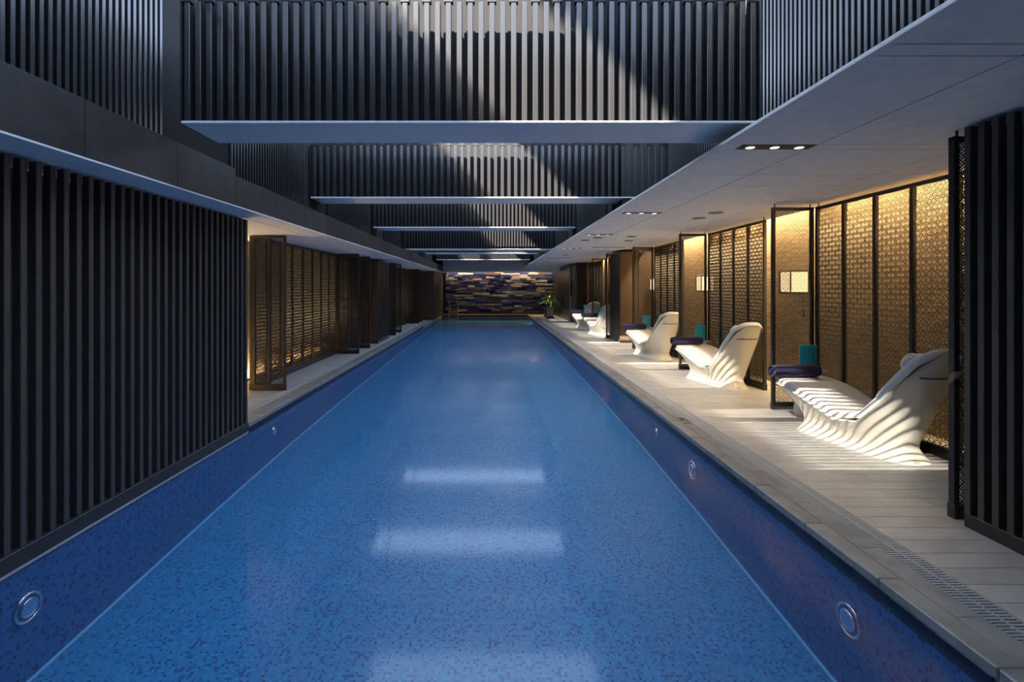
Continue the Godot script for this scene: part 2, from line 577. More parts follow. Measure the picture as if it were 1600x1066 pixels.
func build_roof() -> void:
	# upper walls of the roof well, the roof around it and the bars across it
	var wl := struct("wall_well_left", "black upper wall of the roof well on the fascia side")
	ab("panel", M.matte, wl, -3.1, -2.87, SOFF + 0.2, 4.5, NEAR, FAR)
	var wr := struct("wall_well_right", "black upper wall of the roof well above the ceiling")
	ab("panel", M.matte, wr, 2.77, 2.95, CEIL + 0.03, 5.6, NEAR, 7.5)
	ab("panel", M.matte, wr, 2.04, 2.22, CEIL + 0.03, 5.6, 7.5, FAR)
	ab("return_panel", M.black, wr, 2.04, 2.95, CEIL + 0.03, 5.6, 7.42, 7.5)
	var r := struct("roof", "flat roof around the open well")
	ab("slab", M.blackwall, r, 2.95, 5.0, ROOF, ROOF + 0.25, NEAR, 7.5)
	ab("slab", M.blackwall, r, 2.22, 5.0, ROOF, ROOF + 0.25, 7.5, FAR + 0.3)
	ab("slab", M.blackwall, r, -4.5, -3.1, SOFF + 0.2, SOFF + 0.4, NEAR, FAR + 0.3)
	ab("slab", M.blackwall, r, -3.1, 2.9, ROOF, ROOF + 0.25, 22.95, FAR + 0.3)
	ab("slab", M.blackwall, r, -3.1, 2.9, ROOF, ROOF + 0.25, NEAR - 0.2, 0.14)
	ab("slab", M.blackwall, r, 2.9, 5.0, CEIL + 0.2, ROOF, FAR, FAR + 0.3)
	# a covered walkway that crosses high above the well and keeps the sun off its far half
	var ww := struct("roof_walkway", "walkway slab high above the roof well")
	ab("slab", M.blackwall, ww, -7.0, -4.3, 11.7, 12.0, -16.0, 20.0)
	var rs := struct("roof_screen", "louvred screen on posts beside the walkway")
	ab("screen_panel", M.blackwall, rs, -7.42, -7.38, 8.9, 9.66, -16.0, 16.0)
	for k in 19:
		var t := 0.058 - 0.003 * k
		ab("rail", M.blackwall, rs, -7.42, -7.38, 9.66 + 0.062 * k, 9.66 + 0.062 * k + t, -16.0, 16.0)
	for k in 9:
		ab("post", M.blackwall, rs, -7.5, -7.44, SOFF + 0.4, 10.9, -16.0 + 4.0 * k, -15.94 + 4.0 * k)
	var lv := thing("skylight_louvre", "rows of slim dark bars across the open roof well", "louvre")
	var bar := cbox(Vector3(4.2, 0.05, 0.036), 0.004)
	var bar1 := cbox(Vector3(4.62, 0.05, 0.036), 0.004)
	var bar2 := cbox(Vector3(4.4, 0.05, 0.036), 0.004)
	var fr := [0.14, 3.675, 7.40, 11.2, 14.9, 18.74, 22.8]
	for q in 6:
		var d: float = fr[q] + 0.27
		while d < fr[q + 1] - 0.93:
			var near := d < 7.4
			mi("bar", bar if d < 5.0 else bar1 if near else bar2, M.black, lv, Vector3(-0.2 if d < 5.0 else -0.41 if near else -0.55, ROOF + 0.03, -d))
			d += 0.0845
		mi("cross_rail", cbox(Vector3(4.2 if q < 2 else 4.0, 0.06, 0.1), 0.004), M.black, lv, Vector3(-0.2 if q < 2 else -0.35, ROOF + 0.03, -fr[q] - 2.05))
		var a: float = fr[q] + 0.22
		var l: float = fr[q + 1] - a
		for x in ([-2.28, 1.88] if q < 2 else [-2.33, 1.63]):
			mi("carrier_rail", cbox(Vector3(0.04, 0.04, l), 0.003), M.black, lv, Vector3(x, ROOF + 0.075, -a - l / 2))

# depth, left end, right end, height of the underside above the eye, slat pitch
const BEAMS := [[3.675, -2.376, 2.05, 1.254], [7.40, -2.786, 2.706, 1.374], [11.2, -2.762, 1.962, 1.389], [14.9, -2.69, 1.893, 1.172], [18.74, -2.60, 1.834, 1.324], [22.8, -2.614, 1.824, 1.307]]
const BEAMWORDS := ["widest black slatted beam with its broad white underside, in front of all others", "second black slatted beam counting from the top of the picture", "third black slatted beam counting from the top of the picture", "fourth black slatted beam counting from the top of the picture", "fifth black slatted beam, a thin band under the fourth", "last black slatted beam before the white bulkhead"]

func build_beams() -> void:
	for i in 6:
		var b: Array = BEAMS[i]
		var d: float = b[0]
		var x0: float = b[1]
		var x1: float = b[2]
		var y: float = EYE + b[3]
		var o := thing("ceiling_beam", BEAMWORDS[i], "beam", Vector3((x0 + x1) / 2, y, -d), 0.0, "slatted roof beams")
		var dep := 0.5 if i < 2 else 0.62
		ab("underside", M.white, o, x0, x1, y, y + 0.02, d - 0.004, d + dep, 0.003)
		ab("core", M.matte, o, x0, x1, y + 0.02, y + 0.42, d + 0.22, d + dep - 0.01)
		ab("backing", M.matte, o, x0, x1, y + 0.02, ROOF + 0.14, d + 0.20, d + 0.22)
		var n := 53
		var pitch := (x1 - x0) / n
		var top := ROOF - 0.06
		var sl := cbox(Vector3(pitch * 0.48, top - y - 0.022, 0.075), 0.0025)
		for k in n:
			mi("slat", sl, M.black, o, Vector3(x0 + pitch * (k + 0.5) - o.position.x, (top - y) / 2 + 0.011, -0.04))
			if k % 2 == 0:
				mi("bracket", cbox(Vector3(pitch * 0.8, 0.05, 0.05), 0.002), M.fitting, o, Vector3(x0 + pitch * (k + 0.5) - o.position.x, top - y + 0.02, -0.022))
		ab("end_panel", M.black, o, x0 - 0.012, x0, y, ROOF - 0.05, d, d + dep)
		ab("end_panel", M.black, o, x1, x1 + 0.012, y, ROOF - 0.05, d, d + dep)

func slat_wall(label: String, x: float, out: float, d0: float, d1: float, y0: float, y1: float, pitch: float, wide: float, deep: float, m: Material, plain := []) -> void:
	# vertical slats on a wall that runs along the pool; out = +1 faces +x
	var o := thing("slat_panel", label, "slat panel", Vector3(x, y0, -(d0 + d1) / 2), 0.0, "slat panels in the roof well")
	ab("backing", M.matte, o, x - out * (deep + 0.018), x - out * (deep + 0.024), y0, y1, d0, d1)
	var sl := cbox(Vector3(deep, y1 - y0, wide), 0.002)
	var d := d0 + pitch / 2
	while d < d1 - wide / 2:
		mi("slat", sl, m, o, Vector3(-out * deep / 2, (y1 - y0) / 2, -d + (d0 + d1) / 2))
		d += pitch
	for p in plain:
		ab("plain_panel", M.matte, o, x - out * (deep + 0.01), x - out * (deep - 0.015), y0, y1, p[0], p[1])

func build_well_walls() -> void:
	var yl := SOFF + 0.21
	var yr := CEIL + 0.035
	slat_wall("black slat panel above the fascia at the top corner", -2.8, 1.0, NEAR, 4.12, yl, 4.46, 0.06, 0.03, 0.04, M.black, [[4.12, 5.15]])
	slat_wall("black slat panel above the fascia between first and second beams", -2.8, 1.0, 5.15, 7.27, yl, 4.46, 0.065, 0.03, 0.04, M.black, [[7.27, 8.2]])
	slat_wall("black slat panel above the fascia between second and third beams", -2.8, 1.0, 8.2, 11.0, yl, 4.46, 0.065, 0.03, 0.04, M.black, [[11.0, 12.5]])
	slat_wall("black slat panel above the fascia between third and fourth beams", -2.8, 1.0, 12.5, 14.8, yl, 4.46, 0.065, 0.03, 0.04, M.black, [[14.8, 25.4]])
	slat_wall("black slat panel over the ceiling edge at the top corner", 2.7, -1.0, 1.4, 4.85, yr, 5.55, 0.0617, 0.03, 0.04, M.black, [[0.0, 1.4]])
	slat_wall("black slat panel over the ceiling edge between first and second beams", 2.7, -1.0, 4.95, 7.38, yr, 5.55, 0.0617, 0.03, 0.04, M.black)
	slat_wall("black slat panel over the ceiling edge between second and third beams", 1.975, -1.0, 8.3, 11.16, yr, 5.55, 0.0617, 0.03, 0.04, M.black, [[7.95, 8.3]])
	slat_wall("black slat panel over the ceiling edge between third and fourth beams", 1.975, -1.0, 12.6, 14.85, yr, 5.55, 0.0617, 0.03, 0.04, M.black, [[11.8, 12.6], [15.6, 25.0]])

# ------------------------------------------------------------------ slatted partitions and solid blocks
func build_slat_blocks() -> void:
	# left partition flush with the pool edge
	var o := thing("slat_partition", "tall dark slatted partition rising from the pool edge", "partition", Vector3(XL - 0.06, 0.0, -2.2))
	ab("back_panel", M.blackwall, o, XL - 0.34, XL - 0.30, 0.11, SOFF - 0.02, NEAR + 0.02, 5.62)
	ab("end_panel", M.blackwall, o, XL - 0.34, XL - 0.01, 0.11, SOFF - 0.02, 5.60, 5.645)
	ab("base_board", M.blackwall, o, XL - 0.34, XL - 0.06, 0.10, 0.11, NEAR + 0.02, 5.62)
	ab("plinth", M.frame, o, XL - 0.06, XL + 0.012, 0.004, 0.11, 0.8, 5.65, 0.004)
	ab("metal_trim", M.steel, o, XL + 0.004, XL + 0.014, -0.012, 0.004, 0.8, 5.65)
	var sl := cbox(Vector3(0.05, SOFF - 0.13, 0.041), 0.003)
	for k in 46:
		var d := 5.63 - 0.0994 * k
		if d < 0.9: break
		mi("slat", sl, M.blackwall, o, Vector3(XL - 0.025 - o.position.x, 0.11 + (SOFF - 0.13) / 2, -d + 2.2))
	# right near block
	var r := thing("slat_partition", "black slatted partition at the edge of the lounger deck", "partition", Vector3(3.5, DECK, -1.0))
	ab("back_panel", M.blackwall, r, 3.44, 3.48, DECK, CEIL - 0.02, NEAR + 0.02, 3.19)
	ab("end_panel", M.blackwall, r, 3.20, 4.74, DECK, CEIL - 0.02, 3.185, 3.21)
	ab("plinth", M.frame, r, 3.166, 3.22, DECK, DECK + 0.092, NEAR + 0.02, 3.217, 0.003)
	var h := CEIL - 0.02 - DECK - 0.092
	var s2 := cbox(Vector3(0.05, h, 0.042), 0.003)
	for k in 36:
		mi("slat", s2, M.blackwall, r, Vector3(3.191 - 3.5, 0.092 + h / 2, -(3.196 - 0.0885 * k) + 1.0))
	# solid blocks with a slatted side and a woven front
	block("woven brown cabinet block with slatted side, behind the third lounger", 3.69, 4.74, 13.8, 15.02, CEIL - 0.06, 1)
	block("woven brown cabinet block beside the far pale column", 3.69, 4.74, 21.1, 22.05, CEIL - 0.06, 0)
	block("woven brown block with slatted side between the narrow deck screens", -4.24, -3.22, 13.6, 15.05, SOFF - 0.06, -1)
	block("tall grey woven block flush with the far pool edge", -4.24, -2.85, 23.7, FAR - 0.01, SOFF - 0.03, 0)

func block(label: String, x0: float, x1: float, d0: float, d1: float, top: float, side: int) -> void:
	var o := thing("cabinet_block", label, "cabinet", Vector3((x0 + x1) / 2, DECK, -(d0 + d1) / 2))
	ab("body", M.frame, o, x0 + 0.03, x1 - 0.03, DECK, top, d0 + 0.02, d1)
	ab("plinth", M.frame, o, x0, x1, DECK, DECK + 0.1, d0, d1, 0.003)
	var n := 2
	for k in n:
		var a := lerpf(x0, x1, float(k) / n)
		var b := lerpf(x0, x1, float(k + 1) / n)
		ab("woven_panel", M.brown, o, a + 0.012, b - 0.012, DECK + 0.1, top - 0.02, d0 + 0.004, d0 + 0.03, 0.003)
	ab("top_rail", M.frame, o, x0, x1, top - 0.025, top, d0, d1, 0.003)
	if side != 0:
		var x := x0 if side > 0 else x1
		var sl := cbox(Vector3(0.035, top - DECK - 0.125, 0.04), 0.002)
		var d := d0 + 0.03
		while d < d1 - 0.02:
			mi("slat", sl, M.black, o, Vector3(x + side * 0.018 - o.position.x, 0.1 + (top - DECK - 0.125) / 2, -d - o.position.z))
			d += 0.1
	else:
		var xx := x0 if x0 > 0 else x1
		ab("side_panel", M.frame, o, xx - 0.005, xx + 0.005, DECK + 0.1, top - 0.03, d0 + 0.01, d1)

# ------------------------------------------------------------------ lattice screens
func lattice(w: float, h: float) -> Mesh:
	var key := "lat%.3f_%.3f" % [w, h]
	if cache.has(key): return cache[key]
	var st := SurfaceTool.new()
	st.begin(Mesh.PRIMITIVE_TRIANGLES)
	st.set_smooth_group(-1)
	var u := 0.0165
	var P := 5 * u
	var t := 0.0028   # half bar width
	var th := 0.003   # half thickness
	var reach := int(ceil((w + h) / P)) + 2
	var segs := []
	var e1 := Vector2(1, 1).normalized()
	var e2 := Vector2(-1, 1).normalized()
	var put := func(a: Vector2, b: Vector2) -> void:
		var A := e1 * a.x + e2 * a.y
		var B := e1 * b.x + e2 * b.y
		# clip to the rectangle
		var t0 := 0.0
		var t1 := 1.0
		var dv := B - A
		for ax in 2:
			var lim := w / 2 if ax == 0 else h / 2
			if absf(dv[ax]) < 1e-9:
				if absf(A[ax]) > lim: return
				continue
			var q0 := (-lim - A[ax]) / dv[ax]
			var q1 := (lim - A[ax]) / dv[ax]
			t0 = maxf(t0, minf(q0, q1))
			t1 = minf(t1, maxf(q0, q1))
		if t1 - t0 > 1e-4: segs.append([A + dv * t0, A + dv * t1])
	for i in range(-reach, reach):
		put.call(Vector2(-reach * P, i * P), Vector2(reach * P, i * P))
		put.call(Vector2(i * P, -reach * P), Vector2(i * P, reach * P))
		for j in range(-reach, reach):
			var o := Vector2(i * P, j * P)
			var c := e1 * (o.x + P / 2) + e2 * (o.y + P / 2)
			if absf(c.x) > w / 2 + P or absf(c.y) > h / 2 + P: continue
			for v in [1, 2]: put.call(o + Vector2(0, v * u), o + Vector2(3 * u, v * u))
			for v in [3, 4]: put.call(o + Vector2(2 * u, v * u), o + Vector2(5 * u, v * u))
			for x in [1, 2]: put.call(o + Vector2(x * u, 2 * u), o + Vector2(x * u, 5 * u))
			for x in [3, 4]: put.call(o + Vector2(x * u, 0), o + Vector2(x * u, 3 * u))
	for s in segs:
		var a: Vector2 = s[0]
		var b: Vector2 = s[1]
		var n := (b - a).normalized().orthogonal() * t
		var p := [Vector3(a.x - n.x, a.y - n.y, 0), Vector3(b.x - n.x, b.y - n.y, 0), Vector3(b.x + n.x, b.y + n.y, 0), Vector3(a.x + n.x, a.y + n.y, 0)]
		var z := Vector3(0, 0, th)
		# orientation: orthogonal() turns clockwise, so p runs clockwise seen from +z
		quad(st, p[3] + z, p[2] + z, p[1] + z, p[0] + z)
		quad(st, p[0] - z, p[1] - z, p[2] - z, p[3] - z)
		quad(st, p[0] + z, p[1] + z, p[1] - z, p[0] - z)
		quad(st, p[2] + z, p[3] + z, p[3] - z, p[2] - z)
	st.generate_normals()
	st.index()
	var m := st.commit()
	cache[key] = m
	return m

func screen(label: String, group: String, at: Vector3, turn: float, n: int, pw: float, h: float, pins := true) -> Node3D:
	# n panels in a row along local +x starting at 0
	var o := thing("lattice_screen", label, "screen", at, turn, group)
	var base := 0.095
	var post := cbox(Vector3(0.04, h - base, 0.045), 0.003)
	for k in n + 1:
		mi("post", post, M.frame, o, Vector3(k * pw, base + (h - base) / 2, 0))
	mi("top_rail", cbox(Vector3(n * pw + 0.04, 0.04, 0.046), 0.003), M.frame, o, Vector3(n * pw / 2, h - 0.02, 0))
	mi("base_rail", cbox(Vector3(n * pw + 0.046, base, 0.06), 0.004), M.frame, o, Vector3(n * pw / 2, base / 2, 0))
	var lw := pw - 0.04
	var lh := h - base - 0.04
	for k in n:
		mi("lattice", lattice(lw, lh), M.lattice, o, Vector3((k + 0.5) * pw, base + lh / 2, 0))
	if pins and h > 2.5:
		for x in [0.02, n * pw - 0.02]:
			mi("ceiling_pin", cbox(Vector3(0.012, 0.06, 0.012), 0.001), M.frame, o, Vector3(x, h + 0.025, 0))
	return o

func build_screens() -> void:
	var hr := CEIL - DECK - 0.045
	var G := "lattice screens along the lounger deck"
	# rows that run along the pool: local +x turned towards -z (away)
	var away := PI / 2
	screen("lattice screen row behind the closest lounger, beneath the warm light", G, Vector3(4.24, DECK, -3.42), away, 6, 0.47, hr)
	screen("lattice screen row behind the second lounger from the camera", G, Vector3(4.24, DECK, -7.45), away, 4, 0.475, hr)
	screen("lattice screen row behind the third lounger from the camera", G, Vector3(4.24, DECK, -10.65), away, 4, 0.45, hr)
	screen("lattice screen row behind the fourth lounger, past the brown block", G, Vector3(4.24, DECK, -15.2), away, 4, 0.54, hr)
	screen("lattice screen row behind the lounger closest to the plants", G, Vector3(4.24, DECK, -18.4), away, 5, 0.5, hr)
	var F2 := "lattice screens standing across the lounger deck"
	screen("lattice screen across the deck beside the black slatted partition", F2, Vector3(3.215, DECK, -3.337), 0, 2, 0.49, hr)
	screen("lattice screen with lantern glow at the towel end of closest lounger", F2, Vector3(3.69, DECK, -6.29), 0, 1, 0.505, hr)
	screen("lattice screen with lantern glow at the towel end of second lounger", F2, Vector3(3.69, DECK, -9.40), 0, 1, 0.5, hr)
	screen("lattice screen with lantern glow beside the woven brown block", F2, Vector3(3.69, DECK, -12.5), 0, 1, 0.5, hr)
	screen("lattice screen across the deck behind the woven brown block", F2, Vector3(3.62, DECK, -15.1), 0, 1, 0.5, hr)
	screen("lattice screen across the deck at the towel end of fourth lounger", F2, Vector3(3.68, DECK, -17.5), 0, 1, 0.47, hr)
	screen("lattice screen across the deck behind the farthest lounger", F2, Vector3(3.72, DECK, -20.95), 0, 1, 0.45, hr)
	# left
	var hl := SOFF - DECK - 0.008
	var GL := "lattice screens along the narrow deck"
	screen("lattice screen row glowing at its foot, first along narrow deck", GL, Vector3(-3.75, DECK, -7.5), away, 8, 0.505, hl)
	screen("short lattice screen row before the woven block, narrow deck", GL, Vector3(-3.75, DECK, -11.65), away, 4, 0.48, hl)
	screen("lattice screen row glowing at its foot, beyond the woven block", GL, Vector3(-3.75, DECK, -15.2), away, 12, 0.5, hl)
	screen("short lattice screen row before the grey end block", GL, Vector3(-3.75, DECK, -21.4), away, 4, 0.55, hl)
	var F3 := "lattice screens standing across the narrow deck"
	var words := ["two-leaf lattice screen across the narrow deck, closest to dark partition", "lattice screen at the end of the first glowing row", "lattice screen just before the woven block on narrow deck", "lattice screen just past the woven block on narrow deck", "second lattice screen past the woven block on narrow deck", "lattice screen next to last before the grey end block", "last lattice screen before the grey end block"]
	var dd := [7.45, 11.56, 12.6, 16.0, 17.0, 21.2, 22.2]
	for k in 7:
		screen(words[k], F3, Vector3(-3.68, DECK, -dd[k]), 0, 2, 0.235, hl, false)

# ------------------------------------------------------------------ far end
func build_far_end() -> void:
	var w := struct("wall_far", "far wall clad in staggered blue, grey and tan tiles")
	ab("backing", M.joint, w, -4.45, 4.95, -0.3, ROOF, FAR, FAR + 0.25)
	ab("backing_upper", M.blackwall, w, -3.1, 2.9, ROOF + 0.25, 5.6, 25.35, 25.5)
	var rows := 23
	var y0 := 0.20
	var rh := (2.66 - y0) / rows
	for r in rows:
		var x := -2.66 - rng.randf() * 0.35
		var y := y0 + r * rh
		var guard := 0
		while x < 3.55 and guard < 13:
			var l: float = [0.42, 0.5, 0.6, 0.52][rng.randi() % 4]
			var a := maxf(x, -2.70)
			var b := minf(x + l, 3.60)
			if guard == 12: b = 3.60
			if b - a > 0.05:
				var k := rng.randf()
				var m: Material = M.walltile[0] if k < 0.2 else M.walltile[1] if k < 0.36 else M.walltile[2] if k < 0.5 else M.walltile[3] if k < 0.60 else M.walltile[4] if k < 0.74 else M.walltile[5] if k < 0.83 else M.walltile[6] if k < 0.90 else M.walltile[7]
				var pr := rng.randf() * 0.02
				ab("tile", m, w, a + 0.003, b - 0.003, y + 0.002, y + rh - 0.002, FAR - 0.02 - pr, FAR, 0.003)
			x += l
			guard += 1
	var lg := struct("trim_2", "brown stone ledge below the tiled wall")
	ab("ledge", M.brown, lg, -2.86, 3.6, -0.03, 0.12, 27.8, FAR, 0.01)
	ab("upstand", M.brown, lg, -2.75, 3.6, 0.12, 0.20, FAR - 0.03, FAR)
	var bh := struct("ceiling_bulkhead", "white bulkhead in front of the tiled wall")
	ab("panel", M.white, bh, -2.57, 4.74, 2.565, ROOF, 25.4, 25.7)
	ab("lower_ceiling", M.white, bh, -2.57, 4.74, 2.565, 2.62, 25.7, 27.75)
	ab("cove_top", M.white, bh, -2.57, 4.74, 2.95, 3.0, 25.7, FAR)
	# dark cabinet doors on the right before the tiled wall
	var c := thing("wall_cabinet", "tall dark glossy cabinet doors beside the potted plants", "cabinet", Vector3(4.1, DECK, -25.1))
	ab("body", M.darkdoor, c, 3.66, 4.74, DECK, 2.78, 22.3, FAR - 0.02)
	for k in 6:
		var a := 22.3 + 0.97 * k
		ab("door", M.darkdoor, c, 3.62, 3.66, DECK + 0.03, 2.74, a + 0.004, a + 0.966, 0.003)
	for k in 3:
		ab("handle", M.steel, c, 3.592, 3.604, 1.0, 1.25, 22.3 + 0.97 * (2 * k + 1) - 0.06, 22.3 + 0.97 * (2 * k + 1) - 0.04)
	var p := thing("stone_column", "narrow pale stone column with two dark square boxes", "column", Vector3(3.8, DECK, -22.2))
	ab("shaft", M.palestone, p, 3.62, 4.2, DECK, CEIL - 0.01, 22.14, 22.28, 0.004)
	for y in [1.30, 1.66]:
		ab("box", M.darkdoor, p, 3.63, 3.98, y, y + 0.33, 22.09, 22.14, 0.004)

# ------------------------------------------------------------------ lamps
func strip(label: String, at: Vector3, length: float, up: bool, e: float, along_x := false) -> void:
	var col := Color(1.0, 0.85, 0.62)
	var o := thing("linear_light", label, "light", at, 0.0, "hidden linear wall lights")
	var sz := Vector3(length, 0.03, 0.04) if along_x else Vector3(0.04, 0.03, length)
	mi("housing", cbox(sz + Vector3(0.01, 0, 0.01), 0.002), M.frame, o, Vector3(0, -0.008 if up else 0.008, 0))
	mi("light_diffuser", cbox(sz * Vector3(0.98, 0.6, 0.98)), glow(col, 2.0), o, Vector3(0, 0.012 if up else -0.012, 0))
	var l := AreaLight3D.new()
	l.name = "strip_light"
	l.area_size = Vector2(length, 0.04) if along_x else Vector2(0.04, length)
	l.light_color = col
	l.light_energy = e
	l.shadow_enabled = true
	l.area_range = 30.0
	o.add_child(l)
	l.position = Vector3(0, 0.026 if up else -0.026, 0)
	var base := Basis(Vector3.RIGHT, PI / 2 if up else -PI / 2)
	l.basis = (Basis(Vector3.RIGHT, 0.5) if along_x else Basis(Vector3.BACK, 0.6 if up else 0.35)) * base

func build_lights() -> void:
	strip("hidden ceiling light strip behind first lounger screens", Vector3(4.585, CEIL + 0.195, -5.0), 3.4, false, 18.0)
	strip("hidden ceiling light strip behind second lounger screens", Vector3(4.585, CEIL + 0.195, -8.6), 3.2, false, 17.0)
	strip("hidden ceiling light strip behind third lounger screens", Vector3(4.585, CEIL + 0.195, -12.0), 3.0, false, 15.0)
	strip("hidden ceiling light strip behind fourth lounger screens", Vector3(4.585, CEIL + 0.195, -18.0), 5.0, false, 18.0)
	strip("hidden floor light strip behind first narrow deck screens", Vector3(-4.19, DECK + 0.03, -8.7), 5.8, true, 15.0)
	strip("hidden floor light strip behind screens before woven block", Vector3(-4.19, DECK + 0.03, -12.6), 1.8, true, 5.0)
	strip("hidden floor light strip behind screens past woven block", Vector3(-4.19, DECK + 0.03, -19.3), 8.0, true, 17.0)
	strip("hidden cove light strip above the tiled far wall", Vector3(0.45, 2.80, -FAR + 0.11), 6.2, false, 24.0, true)
	# box lanterns on the stone wall
	var words := ["glowing box lantern behind the screen at closest lounger", "glowing box lantern behind the screen at second lounger", "glowing box lantern behind the screen by woven block"]
	var ld := [7.3, 10.35, 13.4]
	for k in 3:
		var o := thing("wall_lantern", words[k], "lantern", Vector3(4.60, 1.62, -ld[k]), 0.0, "box lanterns")
		var hw := 0.135
		for sx in [-1, 1]:
			for sz in [-1, 1]:
				mi("corner_post", cbox(Vector3(0.016, 0.32, 0.016), 0.001), M.frame, o, Vector3(sx * hw, 0.16, sz * hw))
		mi("base_plate", cbox(Vector3(0.30, 0.03, 0.30), 0.003), M.frame, o, Vector3(0, -0.005, 0))
		mi("top_plate", cbox(Vector3(0.30, 0.016, 0.30), 0.003), M.frame, o, Vector3(0, 0.325, 0))
		mi("lamp_shade", cbox(Vector3(0.255, 0.30, 0.255), 0.004), glow(Color(1.0, 0.86, 0.66), 1.3), o, Vector3(0, 0.16, 0))
		mi("wall_bracket", cbox(Vector3(0.02, 0.1, 0.1), 0.002), M.frame, o, Vector3(0.145, 0.1, 0))
		var l := OmniLight3D.new()
		l.name = "lantern_light"
		l.light_color = Color(1.0, 0.80, 0.55)
		l.light_energy = 0.12
		l.light_size = 0.1
		l.omni_range = 20.0
		l.shadow_enabled = true
		o.add_child(l)
		l.position = Vector3(0, 0.16, 0)
	# recessed triple downlights
	var dwords := ["black triple downlight slot in the white ceiling, largest of all", "second triple downlight slot along the white ceiling", "third triple downlight slot along the white ceiling", "small triple downlight slot far along the white ceiling"]
	var dd := [3.73, 7.05, 9.9, 13.4]
	for k in 4:
		var o := thing("downlight", dwords[k], "downlight", Vector3(2.2, CEIL, -dd[k]), 0.0, "triple downlights")
		if k < 2:
			mi("housing", cbox(Vector3(0.71, 0.02, 0.13), 0.002), M.fitting, o, Vector3(-0.06, 0.012, 0))
			ab("infill_panel", M.ceil, o, 1.78, 1.92, CEIL, CEIL + 0.02, dd[k] - 0.065, dd[k] + 0.065)
		else:
			mi("housing", cbox(Vector3(0.56, 0.006, 0.12), 0.002), M.fitting, o, Vector3(0.02, -0.002, 0))
		for j in 3:
			var x := -0.19 + 0.19 * j
			var yb := -0.003 if k < 2 else -0.008
			mi("lamp_rim", tube(ring(0.037, 20), 0.004, 6, true), M.frame, o, Vector3(x, yb, 0))
			mi("lamp_lens", disc(0.033, 0.008), glow(Color(1.0, 0.93, 0.82), 1.6), o, Vector3(x, yb, 0))
			if true:
				var l := SpotLight3D.new()
				l.name = "downlight_lamp"
				l.light_color = Color(1.0, 0.95, 0.89)
				l.light_energy = 0.28 if k == 0 else 1.0
				l.spot_angle = 48.0
				l.spot_range = 20.0
				l.light_size = 0.03
				l.shadow_enabled = true
				o.add_child(l, true)
				l.position = Vector3(x, -0.03, 0)
				l.rotation.x = -PI / 2
	# other ceiling fittings
	var sp := [[3.27, 7.0, "round ceiling speaker grille, the larger-looking of two"], [3.26, 7.55, "round ceiling speaker grille just beyond its twin"]]
	for s in sp:
		var o := mi("ceiling_speaker", disc(0.10, 0.012), M.speaker, self, Vector3(s[0], CEIL - 0.005, -s[1]))
		tag(o, s[2], "speaker", "ceiling speakers")
	var sq := [[2.33, 10.55, "small square black ceiling lamp, nearer of the pair by third downlight"], [2.16, 11.1, "small square black ceiling lamp, farther of the pair by third downlight"], [3.0, 10.3, "square black ceiling lamp above the third lounger towel"], [3.2, 11.2, "square black ceiling lamp beside the third screen row"], [2.5, 16.2, "square black ceiling lamp far along the ceiling"], [2.4, 20.5, "tiny square black ceiling lamp close to the bulkhead"]]
	for s in sq:
		var o := thing("ceiling_lamp", s[2], "ceiling lamp", Vector3(s[0], CEIL, -s[1]), 0.0, "square ceiling lamps")
		mi("trim", cbox(Vector3(0.17, 0.008, 0.17), 0.002), M.fitting, o, Vector3(0, -0.003, 0))
		mi("lens", disc(0.05, 0.004), M.frame, o, Vector3(0, -0.008, 0))
	for s in [[3.2, 13.1, 0.9, "long narrow air slot in the ceiling before the brown block"], [2.5, 17.8, 0.9, "narrow air slot crossing the far white ceiling"]]:
		var o := mi("air_vent", cbox(Vector3(s[2], 0.008, 0.07), 0.002), M.fitting, self, Vector3(s[0], CEIL - 0.003, -s[1]))
		tag(o, s[3], "vent", "ceiling air slots")

func ring(r: float, n: int) -> Array:
	var a := []
	for k in n: a.append(Vector3(r * cos(TAU * k / n), 0, r * sin(TAU * k / n)))
	return a

# ------------------------------------------------------------------ loungers
func rim_y(u: float) -> float:
	# height of the rim above the deck along the lounger, foot at -0.22, head at 1.45
	var k := [[-0.24, 0.475], [-0.1, 0.473], [0.1, 0.448], [0.3, 0.39], [0.5, 0.31], [0.65, 0.258], [0.75, 0.25], [0.87, 0.32], [1.0, 0.46], [1.15, 0.65], [1.3, 0.84], [1.4, 0.96], [1.46, 1.02]]
	if u <= k[0][0]: return k[0][1]
	for i in k.size() - 1:
		if u <= k[i + 1][0]:
			var t: float = (u - k[i][0]) / (k[i + 1][0] - k[i][0])
			var p0: float = k[maxi(i - 1, 0)][1]
			var p3: float = k[mini(i + 2, k.size() - 1)][1]
			var a: float = k[i][1]
			var b: float = k[i + 1][1]
			return 0.5 * ((2 * a) + (-p0 + b) * t + (2 * p0 - 5 * a + 4 * b - p3) * t * t + (-p0 + 3 * a - 3 * b + p3) * t * t * t)
	return k[-1][1]

func half_top(u: float) -> float:
	return lerpf(0.365, 0.32, smoothstep(0.2, 0.9, u)) - 0.05 * smoothstep(0.95, 1.45, u)

